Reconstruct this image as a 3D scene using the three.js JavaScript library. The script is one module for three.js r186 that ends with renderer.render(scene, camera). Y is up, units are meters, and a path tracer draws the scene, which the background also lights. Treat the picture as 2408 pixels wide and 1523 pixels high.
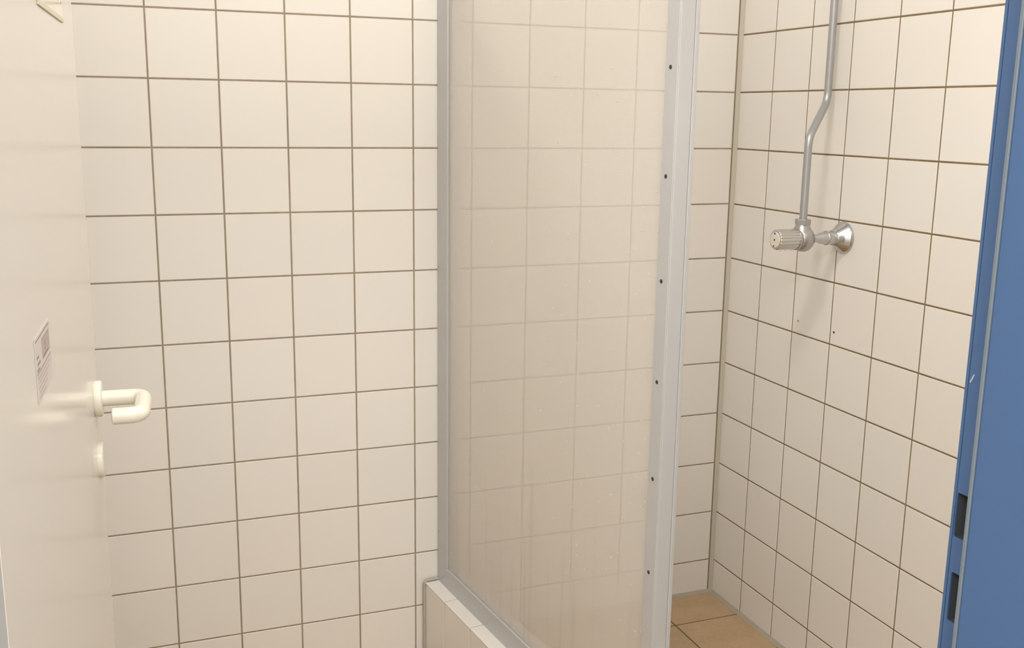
import * as THREE from 'three';
import { RoundedBoxGeometry } from 'three/addons/geometries/RoundedBoxGeometry.js';
import { mergeGeometries } from 'three/addons/utils/BufferGeometryUtils.js';
import { RectAreaLightUniformsLib } from 'three/addons/lights/RectAreaLightUniformsLib.js';

// ------------------------------------------------------------------ camera, exposure, lights
RectAreaLightUniformsLib.init();
const scene = new THREE.Scene();
scene.background = new THREE.Color(0x000000);
const renderer = new THREE.WebGLRenderer({ antialias: true });
renderer.toneMapping = THREE.LinearToneMapping;
renderer.toneMappingExposure = 0.955;
renderer.shadowMap.enabled = true;

const camera = new THREE.PerspectiveCamera(35.04, 2408 / 1523, 0.05, 30);
camera.rotation.order = 'YXZ';
camera.position.set(-1.5859, 1.3863, 2.4426);
camera.rotation.set(-0.20133, -0.36657, 0.01427);

const LAMP = { x: -0.98, y: 2.37, z: 1.15, intensity: 2.12, color: [1.0, 0.96, 0.90] };
const HALL = { intensity: 20.5, color: [1.0, 0.975, 0.93], w: 2.4, h: 0.5, x: -2.0, y: 2.47, z: 2.8 };  // unseen corridor lamp, widened and boosted to fill the lower and right walls

// ------------------------------------------------------------------ helpers
let seed = 20240611;
function rnd() { seed = (seed * 1664525 + 1013904223) >>> 0; return seed / 4294967296; }
const rr = (a, b) => a + (b - a) * rnd();
const lin = (r, g, b) => new THREE.Color().setRGB(r, g, b);
const taken = {};
function numbered(name) {
  const n = taken[name] || 0; taken[name] = n + 1;
  return n ? name + '_' + String(n).padStart(3, '0') : name;
}
function thing(name, label, category, kind) {
  const o = new THREE.Group();
  o.name = numbered(name);
  o.userData = { label, category };
  if (kind) o.userData.kind = kind;
  scene.add(o);
  return o;
}
function part(name, geometry, material, parent, x = 0, y = 0, z = 0) {
  const m = new THREE.Mesh(geometry, material);
  m.name = name; m.position.set(x, y, z);
  m.castShadow = true; m.receiveShadow = true;
  parent.add(m);
  return m;
}
function boxAB(x0, x1, y0, y1, z0, z1, r = 0) {
  const w = x1 - x0, h = y1 - y0, d = z1 - z0;
  const g = r > 0 ? new RoundedBoxGeometry(w, h, d, 2, r) : new THREE.BoxGeometry(w, h, d);
  g.translate((x0 + x1) / 2, (y0 + y1) / 2, (z0 + z1) / 2);
  return g;
}
const std = (o) => new THREE.MeshStandardMaterial(o);
const phys = (o) => new THREE.MeshPhysicalMaterial(o);

// a flat tile, face at z = 0, open at the back: 18 triangles with a small chamfer round the face
const tileCache = {};
function tileGeometry(w, h, c = 0.0010, t = 0.006) {
  const key = w.toFixed(5) + '_' + h.toFixed(5) + '_' + c;
  if (tileCache[key]) return tileCache[key];
  const a = w / 2, b = h / 2, P = [], U = [];
  const ring = (i, z) => [[-a + i, -b + i, z], [a - i, -b + i, z], [a - i, b - i, z], [-a + i, b - i, z]];
  const f = ring(c, 0), m = ring(0, -c), k = ring(0, -t);
  const tri = (...v) => v.forEach((p) => { P.push(...p); U.push(p[0] + a, p[1] + b); });
  const quad = (p, q, r, s) => { tri(p, q, r); tri(p, r, s); };
  quad(f[0], f[1], f[2], f[3]);
  for (let i = 0; i < 4; i++) { const j = (i + 1) % 4; quad(m[i], m[j], f[j], f[i]); quad(k[i], k[j], m[j], m[i]); }
  const g = new THREE.BufferGeometry();
  g.setAttribute('position', new THREE.Float32BufferAttribute(P, 3));
  g.setAttribute('uv', new THREE.Float32BufferAttribute(U, 2));
  g.computeVertexNormals();
  tileCache[key] = g;
  return g;
}
function lathe(points, segments = 40) { return new THREE.LatheGeometry(points.map((p) => new THREE.Vector2(p[0], p[1])), segments); }

// layered value noise as a tiling texture
function noiseTexture(size, cells, lo, hi, srgb = false, sx = 1) {
  const layers = cells.map(([n, w]) => { const g = []; for (let i = 0; i < n * n * sx; i++) g.push(rnd()); return { n, w, g, nx: n * sx }; });
  const tot = layers.reduce((s, l) => s + l.w, 0), data = new Uint8Array(size * size * 4);
  for (let y = 0; y < size; y++) for (let x = 0; x < size; x++) {
    let v = 0;
    for (const l of layers) {
      const fx = x / size * l.nx, fy = y / size * l.n, ix = Math.floor(fx), iy = Math.floor(fy);
      let u = fx - ix, t = fy - iy; u = u * u * (3 - 2 * u); t = t * t * (3 - 2 * t);
      const at = (i, j) => l.g[(j % l.n) * l.nx + (i % l.nx)];
      v += l.w * ((at(ix, iy) * (1 - u) + at(ix + 1, iy) * u) * (1 - t) + (at(ix, iy + 1) * (1 - u) + at(ix + 1, iy + 1) * u) * t);
    }
    v /= tot;
    const o = (y * size + x) * 4, c = Array.isArray(lo) ? [0, 1, 2].map((i) => lo[i] + (hi[i] - lo[i]) * v) : [0, 1, 2].map(() => lo + (hi - lo) * v);
    for (let i = 0; i < 3; i++) data[o + i] = Math.round(255 * Math.min(1, Math.max(0, c[i])));
    data[o + 3] = 255;
  }
  const t = new THREE.DataTexture(data, size, size);
  t.wrapS = t.wrapT = THREE.RepeatWrapping; t.magFilter = THREE.LinearFilter; t.minFilter = THREE.LinearMipmapLinearFilter; t.generateMipmaps = true;
  if (srgb) t.colorSpace = THREE.SRGBColorSpace;
  t.needsUpdate = true;
  return t;
}

// ------------------------------------------------------------------ materials
const glazeWave = noiseTexture(256, [[6, 1], [14, 0.5]], 0, 1);
glazeWave.repeat.set(4, 4);
const tileTones = [[0.840, 0.812, 0.772], [0.850, 0.824, 0.784], [0.832, 0.806, 0.766], [0.844, 0.811, 0.768], [0.838, 0.812, 0.776]];
const tileMats = tileTones.map((c) => phys({ color: lin(...c), roughness: 0.38, specularIntensity: 0.8, bumpMap: glazeWave, bumpScale: 0.00006 }));
const groutMap = noiseTexture(256, [[40, 1], [90, 1], [7, 1.2]], [0.57, 0.51, 0.44], [0.68, 0.62, 0.55], true);
groutMap.repeat.set(3, 3);
const groutMat = std({ map: groutMap, roughness: 0.95 });
const groutBrownMap = noiseTexture(256, [[40, 1], [90, 1], [7, 1.2]], [0.46, 0.38, 0.27], [0.57, 0.49, 0.37], true);
groutBrownMap.repeat.set(3, 3);
const groutBrown = std({ map: groutBrownMap, roughness: 0.95 });
const groutPale = std({ color: lin(0.40, 0.36, 0.31), roughness: 0.95 });
const siliconeMat = std({ color: lin(0.56, 0.52, 0.44), roughness: 0.6 });
const floorBead = std({ color: lin(0.44, 0.405, 0.33), roughness: 0.7 });
const floorMaps = [0, 1, 2].map((i) => {
  const t = noiseTexture(256, [[5, 1.2], [24, 1], [70, 1.4]], [0.70 + 0.01 * i, 0.60 + 0.01 * i, 0.475], [0.79 + 0.01 * i, 0.70, 0.58], true);
  t.repeat.set(4, 4); return t;
});
const floorMats = floorMaps.map((t) => std({ map: t, roughness: 0.62 }));
const floorGrout = std({ color: lin(0.185, 0.130, 0.075), roughness: 0.95 });
const aluMat = phys({ color: lin(0.555, 0.560, 0.570), roughness: 0.5, metalness: 0.2, clearcoat: 0.15, clearcoatRoughness: 0.4 });
const gasketMat = std({ color: lin(0.44, 0.41, 0.38), roughness: 0.7 });
const screwMat = std({ color: lin(0.045, 0.035, 0.032), roughness: 0.5 });
const chromeMat = phys({ color: lin(0.56, 0.57, 0.59), metalness: 1, roughness: 0.12 });
const chromeWorn = phys({ color: lin(0.45, 0.445, 0.44), metalness: 0.95, roughness: 0.27 });
const pipeMat = phys({ color: lin(0.44, 0.45, 0.465), metalness: 0.8, roughness: 0.40 });
const dialMat = std({ color: lin(0.74, 0.68, 0.60), roughness: 0.5 });
const nylonMat = phys({ color: lin(0.82, 0.785, 0.68), roughness: 0.28, clearcoat: 0.35, clearcoatRoughness: 0.12 });
const doorWave = noiseTexture(256, [[5, 1], [11, 0.6]], 0, 1);
const doorMat = phys({ color: lin(0.71, 0.665, 0.605), roughness: 0.17, specularIntensity: 1.0, bumpMap: doorWave, bumpScale: 0.00004 });
const bluePaint = phys({ color: lin(0.058, 0.122, 0.262), roughness: 0.38 });
const sealMat = std({ color: lin(0.15, 0.18, 0.215), roughness: 0.6 });
const mortarDark = std({ color: lin(0.075, 0.076, 0.085), roughness: 0.7 });  // near-black lining of the strike boxes
const plaster = std({ color: lin(0.86, 0.85, 0.82), roughness: 0.95 });
const paleTile = std({ color: lin(0.84, 0.81, 0.77), roughness: 0.45 });

// ------------------------------------------------------------------ room shell
const H = 2.5, XL = -1.86, ZF = 1.722, FL = -0.03;       // FL: room floor; the shower base stands 30 mm higher at y = 0
const SHX = -0.765, SHZ = 1.0;                            // left and front edge of the raised shower base
//                 // ceiling height, left wall, inner face of the door wall
const S = 0.15, J = 0.0036, Y0 = 0.103;                 // tile module, joint, height of the first horizontal joint
function rowBands() {
  const b = [[0.0, Y0]];
  for (let y = Y0; y < H - 0.01; y += S) b.push([y, Math.min(y + S, H)]);
  return b;
}
function layTiles(parent, cols, toWorld, turn, low) {
  for (const [b0, y1] of rowBands()) for (const [u0, u1] of cols) {
    const y0 = b0 === 0 && low(u0) ? FL : b0;
    const w = u1 - u0 - J, h = y1 - y0 - J;
    if (w < 0.006 || h < 0.006) continue;
    const m = part('tile', tileGeometry(w, h), tileMats[Math.floor(rnd() * tileMats.length)], parent);
    const [x, z] = toWorld((u0 + u1) / 2);
    m.position.set(x, (y0 + y1) / 2, z);
    m.rotation.set(rr(-1, 1) * 0.0016, turn + rr(-1, 1) * 0.0016, 0);
  }
}
const wallBack = thing('wall_back', 'cream tiled back wall of the shower room with grey-brown grout', 'wall', 'structure');
part('grout_bed', boxAB(XL - 0.12, 0.12, FL, H, -0.13, -0.0013), groutMat, wallBack);
{
  const cols = [];
  let x = -0.0108;
  while (x > XL + 0.02) { const n = Math.max(x - S, XL); cols.push([n, x]); x -= S; }
  layTiles(wallBack, cols, (u) => [u, 0], 0, (u) => u < -0.85);
}
const wallRight = thing('wall_right', 'cream tiled right wall carrying the shower valve and riser pipe', 'wall', 'structure');
part('grout_bed', boxAB(0.0013, 0.13, FL, H, -0.0013, ZF), groutBrown, wallRight);
{
  const cols = [];
  for (let z = 0.004; z < ZF - 0.01; z += S) cols.push([z, Math.min(z + S, ZF)]);
  layTiles(wallRight, cols, (u) => [0, u], -Math.PI / 2, (u) => u > SHZ);
  // two plugged screw holes below the valve
  const plug = new THREE.CylinderGeometry(0.0026, 0.0026, 0.0016, 14).rotateZ(Math.PI / 2);
  part('screw_plug', plug, std({ color: lin(0.36, 0.34, 0.31), roughness: 0.8 }), wallRight, -0.0004, 0.886, 0.328);
  part('screw_plug', plug, std({ color: lin(0.05, 0.045, 0.04), roughness: 0.8 }), wallRight, -0.0004, 0.885, 0.469);
}
const floor = thing('floor', 'brownish beige tiled shower room floor', 'floor', 'structure');
part('floor_bed', boxAB(XL - 0.12, 0.12, -0.15, FL - 0.0015, -0.12, ZF + 0.16), floorGrout, floor);
part('shower_base', boxAB(SHX, 0.0012, FL, -0.0015, -0.001, SHZ), floorGrout, floor);
{
  const F = 0.2, JF = 0.005;
  const edge = (first, from, to, step) => { const e = [from]; for (let v = first; v < to - 0.01; v += step) if (v > from + 0.01) e.push(v); e.push(to); return e; };
  const lay = (x0, x1, z0, z1, y) => {
    const xs = edge(-0.206 - 9 * F, x0, x1, F), zs = edge(0.152, z0, z1, F);
    for (let i = 0; i < xs.length - 1; i++) for (let k = 0; k < zs.length - 1; k++) {
      const m = part('floor_tile', tileGeometry(xs[i + 1] - xs[i] - JF, zs[k + 1] - zs[k] - JF), floorMats[Math.floor(rnd() * 3)], floor);
      m.position.set((xs[i] + xs[i + 1]) / 2, y, (zs[k] + zs[k + 1]) / 2);
      m.rotation.x = -Math.PI / 2;
    }
  };
  lay(SHX, -0.004, 0.004, SHZ, 0);                        // shower base
  lay(XL, SHX, 0.004, SHZ, FL);                           // room floor beside it
  part('base_edge', boxAB(SHX, -0.004, FL, -0.0004, SHZ - 0.002, SHZ + 0.006, 0.001), floorMats[1], floor);
  lay(XL, -0.004, SHZ + 0.004, ZF, FL);                           // and in front of it
}
const ceiling = thing('ceiling', 'white plaster ceiling above the shower room', 'ceiling', 'structure');
part('ceiling_slab', boxAB(XL - 0.12, 0.13, H, H + 0.12, -0.13, ZF + 0.15), plaster, ceiling);
const wallLeft = thing('wall_left', 'pale wall behind the open door', 'wall', 'structure');
part('wall_panel', boxAB(XL - 0.12, XL, FL, H, 0, ZF), paleTile, wallLeft);
const OX0 = -1.690, OX1 = -0.870, OY = 2.02, ZO = 1.875;   // door opening inside the frame
const wallFront = thing('wall_front', 'wall with the doorway between corridor and shower room', 'wall', 'structure');
part('wall_pier', boxAB(-3.4, OX0 - 0.022, FL, H, ZF, ZO), paleTile, wallFront);
part('wall_pier', boxAB(OX1 + 0.072, 1.2, FL, H, ZF, ZO), paleTile, wallFront);
part('lintel', boxAB(OX0 - 0.022, OX1 + 0.072, OY + 0.022, H, ZF, ZO), paleTile, wallFront);

// silicone beads in the corners
{
  const bead = (w, len) => { const s = new THREE.Shape(); s.moveTo(0, 0); s.lineTo(w, 0); s.quadraticCurveTo(w * 0.42, w * 0.42, 0, w); s.closePath(); return new THREE.ExtrudeGeometry(s, { depth: len, bevelEnabled: false, curveSegments: 6 }); };
  // upright bead in the corner: shape axes x -> -x world, y -> z world, extruded upward
  const up = bead(0.0088, H); up.rotateX(-Math.PI / 2); up.scale(-1, 1, -1);
  const flip = (g) => { const i = g.index; if (i) { const a = i.array; for (let k = 0; k < a.length; k += 3) { const t = a[k]; a[k] = a[k + 1]; a[k + 1] = t; } } g.computeVertexNormals(); return g; };
  part('corner_bead', flip(up), siliconeMat, wallBack, -0.0003, 0, 0.0003);
  const alongZ = bead(0.0085, SHZ - 0.002); alongZ.scale(-1, 1, 1);
  part('corner_bead', flip(alongZ), floorBead, floor, -0.0003, 0.0003, 0.002);
  const alongX = bead(0.0085, 0.70); alongX.rotateY(-Math.PI / 2);
  part('corner_bead', alongX, floorBead, floor, -0.002, 0.0003, 0.0003);
}

// ------------------------------------------------------------------ corridor outside the door, where the camera stands
const CZ = 3.7;
const hallFloor = thing('floor_corridor', 'grey floor of the corridor outside the door', 'floor', 'structure');
part('floor_slab', boxAB(-3.4, 1.2, -0.15, FL - 0.001, ZF + 0.16, CZ + 0.12), std({ color: lin(0.36, 0.34, 0.31), roughness: 0.6 }), hallFloor);
const hallCeil = thing('ceiling_corridor', 'white corridor ceiling', 'ceiling', 'structure');
part('ceiling_slab', boxAB(-3.4, 1.2, H, H + 0.12, ZF + 0.15, CZ + 0.12), plaster, hallCeil);
const hallWall = thing('wall_corridor', 'white corridor wall facing the doorway', 'wall', 'structure');
part('wall_panel', boxAB(-3.4, 1.2, FL, H, CZ, CZ + 0.12), plaster, hallWall);
part('end_wall', boxAB(-3.52, -3.4, FL, H, ZF, CZ + 0.12), plaster, hallWall);
part('end_wall', boxAB(1.2, 1.32, FL, H, ZF, CZ + 0.12), plaster, hallWall);

// ------------------------------------------------------------------ blue steel door frame
const frame = thing('trim_1', 'blue painted steel door frame with two dark strike slots and grey seal', 'door frame', 'structure');
{
  const XR = -0.848;
  // rebate sheet with the slots for latch and bolt cut through it
  const s = new THREE.Shape();
  s.moveTo(1.722, FL); s.lineTo(1.775, FL); s.lineTo(1.775, OY + 0.02); s.lineTo(1.722, OY + 0.02); s.closePath();
  const hole = (z0, z1, y0, y1, r) => {
    const h = new THREE.Path();
    h.moveTo(z0 + r, y0); h.lineTo(z1 - r, y0); h.quadraticCurveTo(z1, y0, z1, y0 + r); h.lineTo(z1, y1 - r); h.quadraticCurveTo(z1, y1, z1 - r, y1);
    h.lineTo(z0 + r, y1); h.quadraticCurveTo(z0, y1, z0, y1 - r); h.lineTo(z0, y0 + r); h.quadraticCurveTo(z0, y0, z0 + r, y0); s.holes.push(h);
  };
  const slots = [[1.7235, 1.7525, 0.9915, 1.0365], [1.7262, 1.7525, 0.9050, 0.9560]];
  for (const q of slots) hole(q[0], q[1], q[2], q[3], 0.002);
  const g = new THREE.ExtrudeGeometry(s, { depth: 0.002, bevelEnabled: false });
  g.rotateY(-Math.PI / 2);                             // shape x -> world z, depth -> -x
  part('rebate_face', g, bluePaint, frame, XR + 0.002, 0, 0);
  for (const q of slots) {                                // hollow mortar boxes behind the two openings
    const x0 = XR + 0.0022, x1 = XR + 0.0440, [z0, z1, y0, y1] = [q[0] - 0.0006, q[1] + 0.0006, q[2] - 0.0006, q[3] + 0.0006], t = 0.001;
    part('strike_box', mergeGeometries([boxAB(x1 - t, x1, y0 - t, y1 + t, z0 - t, z1 + t), boxAB(x0, x1, y0 - t, y0, z0 - t, z1 + t), boxAB(x0, x1, y1, y1 + t, z0 - t, z1 + t), boxAB(x0, x1, y0, y1, z0 - t, z0), boxAB(x0, x1, y0, y1, z1, z1 + t)]), mortarDark, frame);
  }
  part('room_edge', mergeGeometries([boxAB(XR, XR + 0.004, FL, OY + 0.02, ZF - 0.0035, ZF + 0.0005), boxAB(XR + 0.003, XR + 0.05, FL, OY + 0.06, ZF - 0.0035, ZF - 0.001)]), bluePaint, frame);
  part('jamb', boxAB(OX1, XR + 0.048, FL, OY + 0.02, 1.7608, ZO + 0.012, 0.003), bluePaint, frame);
  part('architrave', boxAB(OX1 + 0.004, OX1 + 0.075, FL, OY + 0.07, ZO + 0.001, ZO + 0.014, 0.002), bluePaint, frame);
  part('seal', boxAB(OX1 - 0.0012, OX1 + 0.010, FL, OY + 0.01, 1.7580, 1.7618, 0.0008), sealMat, frame);
  // hinge side and head
  part('seal', boxAB(OX0 - 0.012, OX0 + 0.0015, FL, OY + 0.01, 1.7868, 1.812, 0.003), std({ color: lin(0.24, 0.24, 0.245), roughness: 0.95 }), frame);
  part('jamb', boxAB(OX0 - 0.022, OX0, FL, OY + 0.02, 1.786, ZO + 0.012, 0.003), bluePaint, frame);
  part('architrave', boxAB(OX0 - 0.075, OX0 - 0.004, FL, OY + 0.07, ZO + 0.001, ZO + 0.014, 0.002), bluePaint, frame);
  part('head', boxAB(OX0, OX1, OY, OY + 0.022, 1.7608, ZO + 0.012, 0.003), bluePaint, frame);
  part('architrave', boxAB(OX0 - 0.004, OX1 + 0.004, OY + 0.004, OY + 0.07, ZO + 0.001, ZO + 0.014, 0.002), bluePaint, frame);
  // chipped paint on the rebate edge
  const chip = part('paint_chip', new THREE.BoxGeometry(0.0004, 0.009, 0.0014), std({ color: lin(0.42, 0.47, 0.55), roughness: 0.7 }), frame, XR - 0.0002, 1.150, 1.7265);
  chip.rotation.x = 0.45;
}

// ------------------------------------------------------------------ open door with nylon handle
const door = thing('door_1', 'open cream laminate door leaf with white nylon lever handle', 'door', 'structure');
door.position.set(-1.625, 0, 1.072);
door.rotation.y = -THREE.MathUtils.degToRad(3.3);
{
  const DW = 0.713, leafGeo = boxAB(-0.04, 0, FL + 0.008, 2.005, 0, DW, 0.0015);
  const leaf = part('door_leaf', leafGeo, doorMat, door);
  part('toned_down_edge', boxAB(-0.0385, -0.0006, FL + 0.009, 2.004, DW - 0.0005, DW + 0.0008), std({ color: lin(0.40, 0.385, 0.37), roughness: 0.8 }), door);  // end face greyed to offset the strong corridor light falling on it
  const HY = 1.035, HS = 0.046;
  const ros = lathe([[0.0001, 0.009], [0.0195, 0.009], [0.0215, 0.0082], [0.0225, 0.0066], [0.0225, 0.0012], [0.0215, 0.0004], [0.0215, 0]], 48); ros.rotateZ(-Math.PI / 2);
  part('handle_rose', ros, nylonMat, door, 0, HY, HS);
  part('key_rose', ros, nylonMat, door, -0.0022, HY - 0.078, HS + 0.002);
  // U-shaped lever: neck out of the door, grip along it, return towards it
  const path = new THREE.CurvePath(), V = (n, s, y = HY) => new THREE.Vector3(n, y, s);
  const N = 0.057, R = 0.016, S0 = HS, S1 = HS + 0.084, dy = -0.001;
  const l = (a, b) => path.add(new THREE.LineCurve3(a, b)), c = (a, b, d) => path.add(new THREE.QuadraticBezierCurve3(a, b, d));
  l(V(0.008, S0), V(N - R, S0));
  c(V(N - R, S0), V(N, S0), V(N, S0 + R));
  l(V(N, S0 + R), V(N, S1 - R));
  c(V(N, S1 - R), V(N, S1), V(N - R, S1));
  l(V(N - R, S1), V(0.026, S1));
  const tube = new THREE.TubeGeometry(path, 72, 0.0097, 20, false);
  const cap = new THREE.SphereGeometry(0.0097, 20, 10); cap.scale(0.25, 1, 1); cap.translate(0.026, HY, S1);
  const strip = (g) => { const q = g.index ? g.toNonIndexed() : g; return q; };
  part('lever', mergeGeometries([strip(tube), strip(cap)]), nylonMat, door);
  // hinges on the far side of the leaf's near edge
  for (const y of [0.25, 1.75]) part('hinge', new THREE.CylinderGeometry(0.008, 0.008, 0.09, 16), chromeWorn, door, -0.012, y, DW + 0.008);
}

// ------------------------------------------------------------------ papers fixed to the door
function onDoor(o, s, y) { o.position.copy(door.localToWorld(new THREE.Vector3(0, y, s))); o.rotation.y = door.rotation.y; }
door.updateMatrixWorld(true);
{
  // small sticker with scribbled lines
  const cv = document.createElement('canvas'); cv.width = 360; cv.height = 200;
  const c = cv.getContext('2d');
  c.fillStyle = '#d6cdc9'; c.fillRect(0, 0, 360, 200);
  c.strokeStyle = '#8f7f7a'; c.lineWidth = 5;
  c.beginPath(); c.moveTo(8, 12); c.lineTo(352, 12); c.stroke();
  c.fillStyle = '#b7a8a4'; c.fillRect(150, 30, 185, 62);
  c.strokeStyle = '#94857f'; c.lineWidth = 4; c.strokeRect(150, 30, 185, 62);
  c.fillStyle = '#8d7e79'; c.fillRect(225, 44, 14, 34); c.fillRect(20, 60, 50, 9); c.fillRect(30, 80, 70, 9); c.fillRect(16, 98, 60, 8); c.fillRect(170, 84, 120, 8);
  c.lineWidth = 5; c.beginPath(); c.moveTo(8, 112); c.lineTo(352, 112); c.stroke();
  c.fillStyle = '#bcafab';
  for (let i = 0; i < 5; i++) c.fillRect(20 + (i % 2) * 16, 124 + i * 15, 300 - i * 34, 6);
  const t = new THREE.CanvasTexture(cv); t.colorSpace = THREE.SRGBColorSpace; t.anisotropy = 8;
  const o = thing('sticker', 'small greyish printed sticker on the open door beside the handle', 'sticker');
  const g = new THREE.BoxGeometry(0.090, 0.052, 0.0006);
  const paper = std({ color: lin(0.62, 0.57, 0.54), roughness: 0.6 }), front = phys({ map: t, roughness: 0.45 });
  const m = part('printed_sheet', g, [paper, paper, paper, paper, front, paper], o, 0.0004, 0, 0);
  m.rotation.y = Math.PI / 2;
  onDoor(o, 0.466, 1.183);
}
{
  // laminated A4 notice, only its lower edge is in view
  const cv = document.createElement('canvas'); cv.width = 420; cv.height = 594;
  const c = cv.getContext('2d');
  c.fillStyle = '#efe4d4'; c.fillRect(0, 0, 420, 594);
  c.fillStyle = '#4a3f3a'; c.fillRect(386, 40, 9, 522);
  c.fillRect(24, 40, 9, 522); c.fillRect(24, 40, 371, 9);
  const t = new THREE.CanvasTexture(cv); t.colorSpace = THREE.SRGBColorSpace; t.anisotropy = 8;
  const o = thing('laminated_notice', 'laminated notice with yellowed lower edge high on the open door', 'notice');
  const side = phys({ color: lin(0.62, 0.54, 0.36), roughness: 0.3 });
  const m = part('laminate_sheet', new THREE.BoxGeometry(0.21, 0.297, 0.0012), [side, side, side, side, phys({ map: t, roughness: 0.12, clearcoat: 0.5, clearcoatRoughness: 0.08 }), side], o, 0.0007, 0.1485, 0);
  m.rotation.y = Math.PI / 2;
  part('tape', boxAB(0, 0.0016, -0.0025, 0.003, -0.105, 0.105, 0.0005), phys({ color: lin(0.66, 0.60, 0.46), roughness: 0.35 }), o);
  onDoor(o, 0.226, 1.479);
}

// ------------------------------------------------------------------ low tiled wall and the shower screen on it
const TH = Math.atan(0.118);
const knee = thing('wall_low', 'low tiled wall with cream capping under the frosted shower screen', 'low wall', 'structure');
knee.position.set(-0.852, 0, 0.002); knee.rotation.y = TH;
const KX0 = -0.0355, KX1 = 0.0735, KY = 0.172, KL = 1.0;
{
  part('grout_bed', boxAB(KX0 + 0.0013, KX1 - 0.0013, FL, KY - 0.0013, 0.001, KL - 0.0013), groutPale, knee);
  const joints = [0.004]; for (let z = 0.127; z < KL - 0.02; z += S) joints.push(z); joints.push(KL);
  for (let i = 0; i < joints.length - 1; i++) {
    const w = joints[i + 1] - joints[i] - 0.0030, mid = (joints[i] + joints[i + 1]) / 2, mat = () => tileMats[Math.floor(rnd() * tileMats.length)];
    const a = part('side_tile', tileGeometry(w, KY - FL - 0.0065), mat(), knee, KX0, (KY + FL - 0.0065) / 2, mid); a.rotation.y = -Math.PI / 2;
    const b = part('side_tile', tileGeometry(w, KY - 0.0065), mat(), knee, KX1, (KY - 0.0065) / 2, mid); b.rotation.y = Math.PI / 2;
    part('cap_tile', boxAB(KX0 - 0.0006, KX1 + 0.0006, KY - 0.0052, KY, mid - w / 2, mid + w / 2, 0.0017), mat(), knee);
  }
  const e = part('end_tile', tileGeometry(KX1 - KX0 - 0.003, KY - FL - 0.0065), tileMats[0], knee, (KX0 + KX1) / 2, (KY + FL - 0.0065) / 2, KL);
  e.rotation.y = 0;
  // grey silicone where it meets the back wall
  const p = new THREE.CurvePath(), v = (x, y) => new THREE.Vector3(x, y, 0.003);
  p.add(new THREE.LineCurve3(v(KX0 - 0.0025, FL + 0.002), v(KX0 - 0.0025, KY - 0.006)));
  p.add(new THREE.QuadraticBezierCurve3(v(KX0 - 0.0025, KY - 0.006), v(KX0 - 0.0025, KY + 0.0035), v(KX0 + 0.006, KY + 0.0035)));
  p.add(new THREE.LineCurve3(v(KX0 + 0.006, KY + 0.0035), v(0.003, KY + 0.0035)));
  part('corner_bead', new THREE.TubeGeometry(p, 40, 0.0040, 10, false), std({ color: lin(0.46, 0.43, 0.39), roughness: 0.7 }), knee);
}
const screen = thing('shower_screen', 'frosted shower screen in aluminium frame standing on the low wall', 'shower screen');
screen.position.set(-0.852, KY, 0.002); screen.rotation.y = TH;
const SH = 1.58;                                           // height of the screen above the low wall
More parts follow.
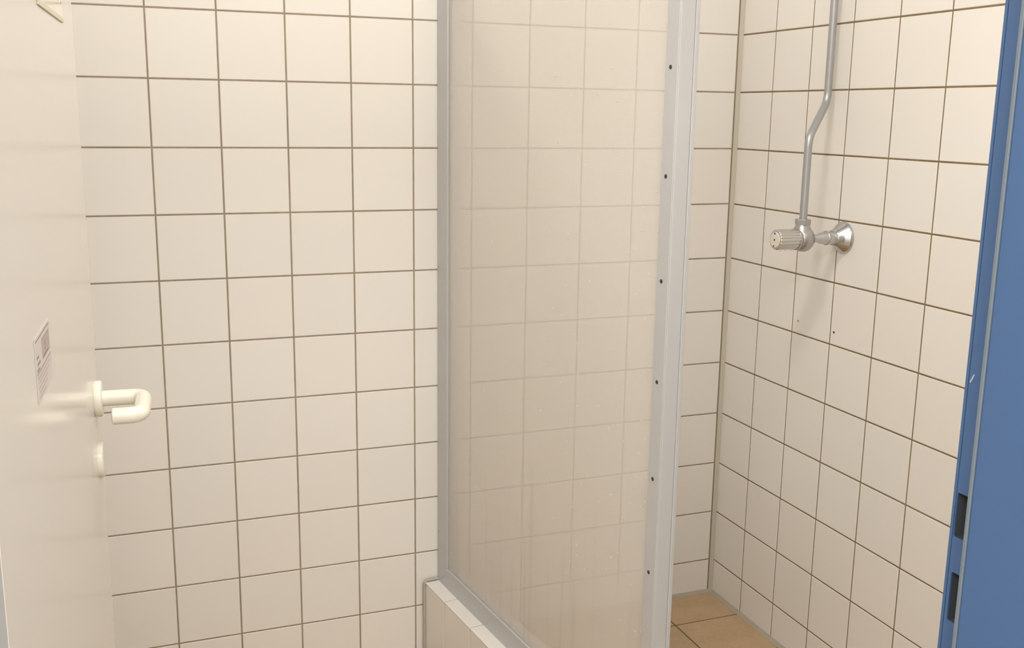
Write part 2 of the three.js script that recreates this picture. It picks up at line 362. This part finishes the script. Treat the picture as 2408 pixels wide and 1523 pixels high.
{
  const SX1 = 0.038;
  part('wall_profile', mergeGeometries([boxAB(0.0012, SX1, 0, SH, 0.0008, 0.014), boxAB(0.0004, SX1, 0, SH, 0.0145, 0.0600, 0.0012)].map((g) => (g.index ? g.toNonIndexed() : g))), aluMat, screen);
  part('bottom_profile', boxAB(0, SX1, 0, 0.053, 0.0608, 0.930, 0.0014), aluMat, screen);
  part('top_profile', boxAB(0, SX1, SH - 0.04, SH, 0.0608, 0.930, 0.0014), aluMat, screen);
  const post = part('end_post', mergeGeometries([
    boxAB(0, SX1, -0.0, SH, 0.930, 0.9635, 0.0016),
    boxAB(0.0006, SX1 - 0.009, 0, SH, 0.9632, 0.9665, 0.0012),
    boxAB(SX1 - 0.0084, SX1, 0, SH, 0.9632, 0.9670, 0.0016)].map((g) => (g.index ? g.toNonIndexed() : g))), aluMat, screen);
  // rubber gaskets round the pane
  part('gasket', boxAB(0.0052, 0.0075, 0.053, SH - 0.04, 0.0600, 0.0624), gasketMat, screen);
  part('gasket', boxAB(0.0052, 0.0075, 0.053, 0.0552, 0.0624, 0.9300), gasketMat, screen);
  part('gasket', boxAB(0.0052, 0.0075, 0.053, SH - 0.04, 0.9285, 0.9302), std({ color: lin(0.5, 0.48, 0.46), roughness: 0.7 }), screen);
  // countersunk dark screws along the post, 175 mm apart
  const screw = lathe([[0.0001, 0.0007], [0.0022, 0.0011], [0.0036, 0.0006], [0.0038, 0]], 20); screw.rotateZ(Math.PI / 2);
  for (let i = -2; i < 9; i++) { const y = 0.590 - KY + i * 0.175; if (y > 0.05 && y < SH - 0.02) part('screw', screw, screwMat, screen, 0.0002, y, 0.9445); }
  const small = lathe([[0.0001, 0.0008], [0.0014, 0.0007], [0.002, 0]], 12); small.rotateZ(Math.PI / 2);
  for (const y of [0.310 - KY, 1.012 - KY, 1.72 - KY]) part('screw', small, std({ color: lin(0.22, 0.21, 0.20), roughness: 0.6 }), screen, 0.0014, y, 0.008);
  // frosted pane, with dried drip marks low down
  const W = 512, Ht = 1024, d = new Uint8Array(W * Ht * 4);
  const cols = []; for (let x = 0; x < W; x++) cols.push(0);
  const streaks = []; for (let i = 0; i < 34; i++) streaks.push({ x: rnd() * W, w: rr(2, 10), top: rr(0.03, 0.30), a: rr(0.08, 0.34) });
  for (let y = 0; y < Ht; y++) for (let x = 0; x < W; x++) {
    let s = 0; const v = y / Ht;
    if (v < 0.32) for (const k of streaks) { const dx = Math.abs(x - k.x - Math.sin(y * 0.02 + k.x) * 0.8); if (dx < k.w && v < k.top) s += k.a * (0.5 + 0.5 * Math.cos(Math.PI * dx / k.w)) * Math.min(1, (k.top - v) * 12); }
    s = Math.min(s, 1); const o = (y * W + x) * 4, n = (rnd() - 0.5) * 4;
    d[o] = 252 - 20 * s + n; d[o + 1] = 251 - 22 * s + n; d[o + 2] = 249 - 24 * s + n; d[o + 3] = 255;
  }
  const map = new THREE.DataTexture(d, W, Ht); map.colorSpace = THREE.SRGBColorSpace; map.magFilter = THREE.LinearFilter; map.needsUpdate = true;
  const frost = phys({ map, roughness: 0.615, transmission: 0.86, thickness: 0, ior: 1.49, specularIntensity: 0.15 });
  part('frosted_pane', boxAB(0.0075, 0.0115, 0.054, SH - 0.041, 0.061, 0.9295), frost, screen);
  // dried water drops, mostly towards the post
  const dg = new THREE.SphereGeometry(1, 8, 6), N = 130;
  const drops = new THREE.InstancedMesh(dg, phys({ color: lin(0.66, 0.63, 0.585), roughness: 0.35 }), N);
  drops.name = 'water_drops'; drops.userData.kind = 'stuff';
  const M = new THREE.Matrix4(), Q = new THREE.Quaternion(), P = new THREE.Vector3(), Sc = new THREE.Vector3();
  for (let i = 0; i < N; i++) {
    const far = rnd() < 0.8, z = far ? 0.92 - Math.pow(rnd(), 1.3) * 0.42 : rr(0.15, 0.9), y = far ? rr(0.25, 1.32) : rr(0.2, 1.2), r = rr(0.0008, 0.0021);
    P.set(0.0074, y, z); Sc.set(0.0005, r * rr(0.9, 1.4), r); M.compose(P, Q, Sc); drops.setMatrixAt(i, M);
  }
  screen.add(drops);
}

// ------------------------------------------------------------------ shower valve with riser pipe
const VY = 1.1145, VZ = 0.477;
const valve = thing('shower_valve', 'chrome shower valve with ribbed knob and riser pipe on the right wall', 'shower valve');
valve.position.set(-0.0005, VY, VZ);
{
  const out = (pts, seg = 48) => { const g = lathe(pts, seg); g.rotateZ(Math.PI / 2); return g; };   // lathe axis y -> -x, out of the wall
  part('wall_rose', out([[0.0365, 0], [0.0372, 0.0015], [0.0368, 0.004], [0.0345, 0.0075], [0.030, 0.0125], [0.0245, 0.0195], [0.0195, 0.0275], [0.0178, 0.0305], [0.0150, 0.0312], [0.0001, 0.0312]]), chromeMat, valve);
  part('union', out([[0.0001, 0.030], [0.0168, 0.0302], [0.0172, 0.032], [0.0172, 0.0345], [0.0150, 0.0355], [0.0150, 0.048], [0.0166, 0.0485], [0.0170, 0.0500], [0.0166, 0.0515], [0.0150, 0.052], [0.0140, 0.060], [0.0125, 0.068], [0.0098, 0.075], [0.0092, 0.082], [0.0100, 0.100]]), chromeMat, valve);
  part('valve_body', out([[0.0001, 0.088], [0.011, 0.089], [0.0165, 0.0925], [0.0235, 0.0985], [0.0285, 0.106], [0.0300, 0.112], [0.0292, 0.121], [0.0262, 0.128], [0.0232, 0.132], [0.0001, 0.132]]), chromeWorn, valve);
  // outlet on top with hexagon nut
  const boss = lathe([[0.0265, -0.004], [0.0255, 0.004], [0.0205, 0.016], [0.0155, 0.026], [0.0125, 0.031], [0.0120, 0.034], [0.0001, 0.0345]], 32);
  part('outlet', boss, chromeWorn, valve, -0.1175, 0.006, 0);
  const hexS = new THREE.Shape(); for (let i = 0; i < 6; i++) { const a = i * Math.PI / 3 + 0.25, r = 0.0165; i ? hexS.lineTo(r * Math.cos(a), r * Math.sin(a)) : hexS.moveTo(r, 0), i === 0 && hexS.moveTo(r * Math.cos(a), r * Math.sin(a)); } hexS.closePath();
  const hex = new THREE.ExtrudeGeometry(hexS, { depth: 0.011, bevelEnabled: true, bevelSize: 0.0012, bevelThickness: 0.0015, bevelSegments: 2 }); hex.rotateX(-Math.PI / 2);
  part('union_nut', hex, chromeWorn, valve, -0.1175, 0.0335, 0);
  // ribbed knob
  const kr = 0.0235, sh = new THREE.Shape(), nR = 18, st = nR * 8;
  for (let i = 0; i <= st; i++) { const a = i / st * Math.PI * 2, r = kr - 0.0011 * Math.pow(Math.abs(Math.sin(a * nR / 2)), 6) ; const x = r * Math.cos(a), y = r * Math.sin(a); i ? sh.lineTo(x, y) : sh.moveTo(x, y); }
  const kg = new THREE.ExtrudeGeometry(sh, { depth: 0.049, bevelEnabled: true, bevelSize: 0.0030, bevelOffset: -0.0030, bevelThickness: 0.0035, bevelSegments: 3, curveSegments: 4 }); kg.rotateY(-Math.PI / 2);
  const knob = part('knob', kg, phys({ color: lin(0.56, 0.55, 0.53), metalness: 0.85, roughness: 0.24 }), valve, -0.1375, 0, 0);
  part('collar', out([[0.0001, 0.130], [0.0245, 0.1305], [0.0250, 0.132], [0.0250, 0.1365], [0.0240, 0.1375], [0.0001, 0.1375]]), chromeWorn, valve);
  part('dial', out([[0.0180, 0.0], [0.0180, 0.0014], [0.0165, 0.0020], [0.0001, 0.0022]], 40), dialMat, knob, -0.0522, 0, 0);
  const dot = (r) => new THREE.CylinderGeometry(r, r, 0.0012, 18).rotateZ(Math.PI / 2);
  part('blue_dot', dot(0.0024), std({ color: lin(0.05, 0.07, 0.26), roughness: 0.5 }), knob, -0.0546, 0.0146, 0);
  part('red_dot', dot(0.0024), std({ color: lin(0.30, 0.10, 0.08), roughness: 0.5 }), knob, -0.0546, -0.0146, -0.002);
  part('screw_hole', dot(0.0020), std({ color: lin(0.02, 0.02, 0.02), roughness: 0.6 }), knob, -0.0546, 0.0, 0.0);
  // drops hanging under the knob
  for (const x of [-0.010, -0.026, -0.040]) { const dr = part('water_drop', new THREE.SphereGeometry(0.0016, 10, 8), phys({ color: lin(1, 1, 1), roughness: 0.02, transmission: 1, thickness: 0.002, ior: 1.33 }), knob, x, -kr - 0.0008, 0.004); dr.scale.y = 1.4; }
  // riser pipe, bent back towards the wall
  const A = new THREE.Vector3(-0.1175, 0.040, 0), B = new THREE.Vector3(-0.1175, 0.229, 0), C = new THREE.Vector3(-0.030, 0.312, -0.058), D = new THREE.Vector3(-0.030, 0.945, -0.058);
  const dir = (p, q) => new THREE.Vector3().subVectors(q, p).normalize(), rB = 0.022;
  const p = new THREE.CurvePath(), at = (o, dv, k) => o.clone().addScaledVector(dv, k);
  const d1 = dir(A, B), d2 = dir(B, C), d3 = dir(C, D);
  const line = (a, b) => p.add(new THREE.LineCurve3(a, b)), bend = (a, b, c) => p.add(new THREE.QuadraticBezierCurve3(a, b, c));
  line(A, at(B, d1, -rB)); bend(at(B, d1, -rB), B, at(B, d2, rB)); line(at(B, d2, rB), at(C, d2, -rB)); bend(at(C, d2, -rB), C, at(C, d3, rB)); line(at(C, d3, rB), at(D, d3, -0.05));
  const D2 = D.clone().add(new THREE.Vector3(-0.16, 0.03, 0)); bend(at(D, d3, -0.05), D, at(D, dir(D, D2), 0.05)); line(at(D, dir(D, D2), 0.05), D2);
  part('riser_pipe', new THREE.TubeGeometry(p, 260, 0.0088, 20, false), pipeMat, valve);
  part('shower_head', (() => { const g = lathe([[0.0001, 0.03], [0.012, 0.03], [0.014, 0.012], [0.034, -0.018], [0.036, -0.026], [0.0001, -0.028]], 32); g.rotateZ(-0.25); return g; })(), chromeMat, valve, D2.x - 0.012, D2.y - 0.006, D2.z);
  part('pipe_clip', mergeGeometries([new THREE.CylinderGeometry(0.012, 0.012, 0.02, 20), new THREE.CylinderGeometry(0.006, 0.006, 0.030, 12).rotateZ(Math.PI / 2).translate(0.014, 0, 0)].map((g) => (g.index ? g.toNonIndexed() : g))), chromeWorn, valve, -0.030, 0.80, -0.058);
}

// ------------------------------------------------------------------ lamps
{
  const o = thing('ceiling_lamp', 'round opal glass ceiling lamp above the shower screen', 'lamp');
  o.position.set(LAMP.x, H, LAMP.z);
  part('lamp_base', new THREE.CylinderGeometry(0.10, 0.10, 0.03, 40), plaster, o, 0, -0.015, 0);
  const g = lathe([[0.0001, -0.20], [0.05, -0.193], [0.09, -0.17], [0.118, -0.135], [0.125, -0.10], [0.115, -0.06], [0.10, -0.03]], 40);
  part('opal_globe', g, std({ color: lin(0.9, 0.88, 0.84), roughness: 0.4, emissive: lin(1, 0.88, 0.72), emissiveIntensity: 2.0 }), o);
  const L = new THREE.PointLight(lin(...LAMP.color), LAMP.intensity, 0, 2);
  L.position.set(LAMP.x, LAMP.y + 0.02, LAMP.z); L.castShadow = true; L.shadow.radius = 4.5; L.shadow.mapSize.set(2048, 2048);
  scene.add(L);
}
{
  const o = thing('corridor_fill_lamp', 'long unseen corridor ceiling lamp, widened to fill the shower room with light', 'lamp');
  o.position.set(HALL.x, H, HALL.z);
  part('lamp_tray', boxAB(-HALL.w / 2 - 0.02, HALL.w / 2 + 0.02, -0.02, -0.001, -HALL.h / 2 - 0.02, HALL.h / 2 + 0.02), plaster, o);
  part('diffuser', boxAB(-HALL.w / 2, HALL.w / 2, -0.024, -0.020, -HALL.h / 2, HALL.h / 2), std({ color: lin(0.9, 0.9, 0.9), emissive: lin(...HALL.color), emissiveIntensity: 1.0, roughness: 0.6 }), o);
  const L = new THREE.RectAreaLight(lin(...HALL.color), HALL.intensity, HALL.w, HALL.h);
  L.position.set(HALL.x, HALL.y, HALL.z); L.lookAt(HALL.x, 0, HALL.z);
  scene.add(L);
}

renderer.render(scene, camera);
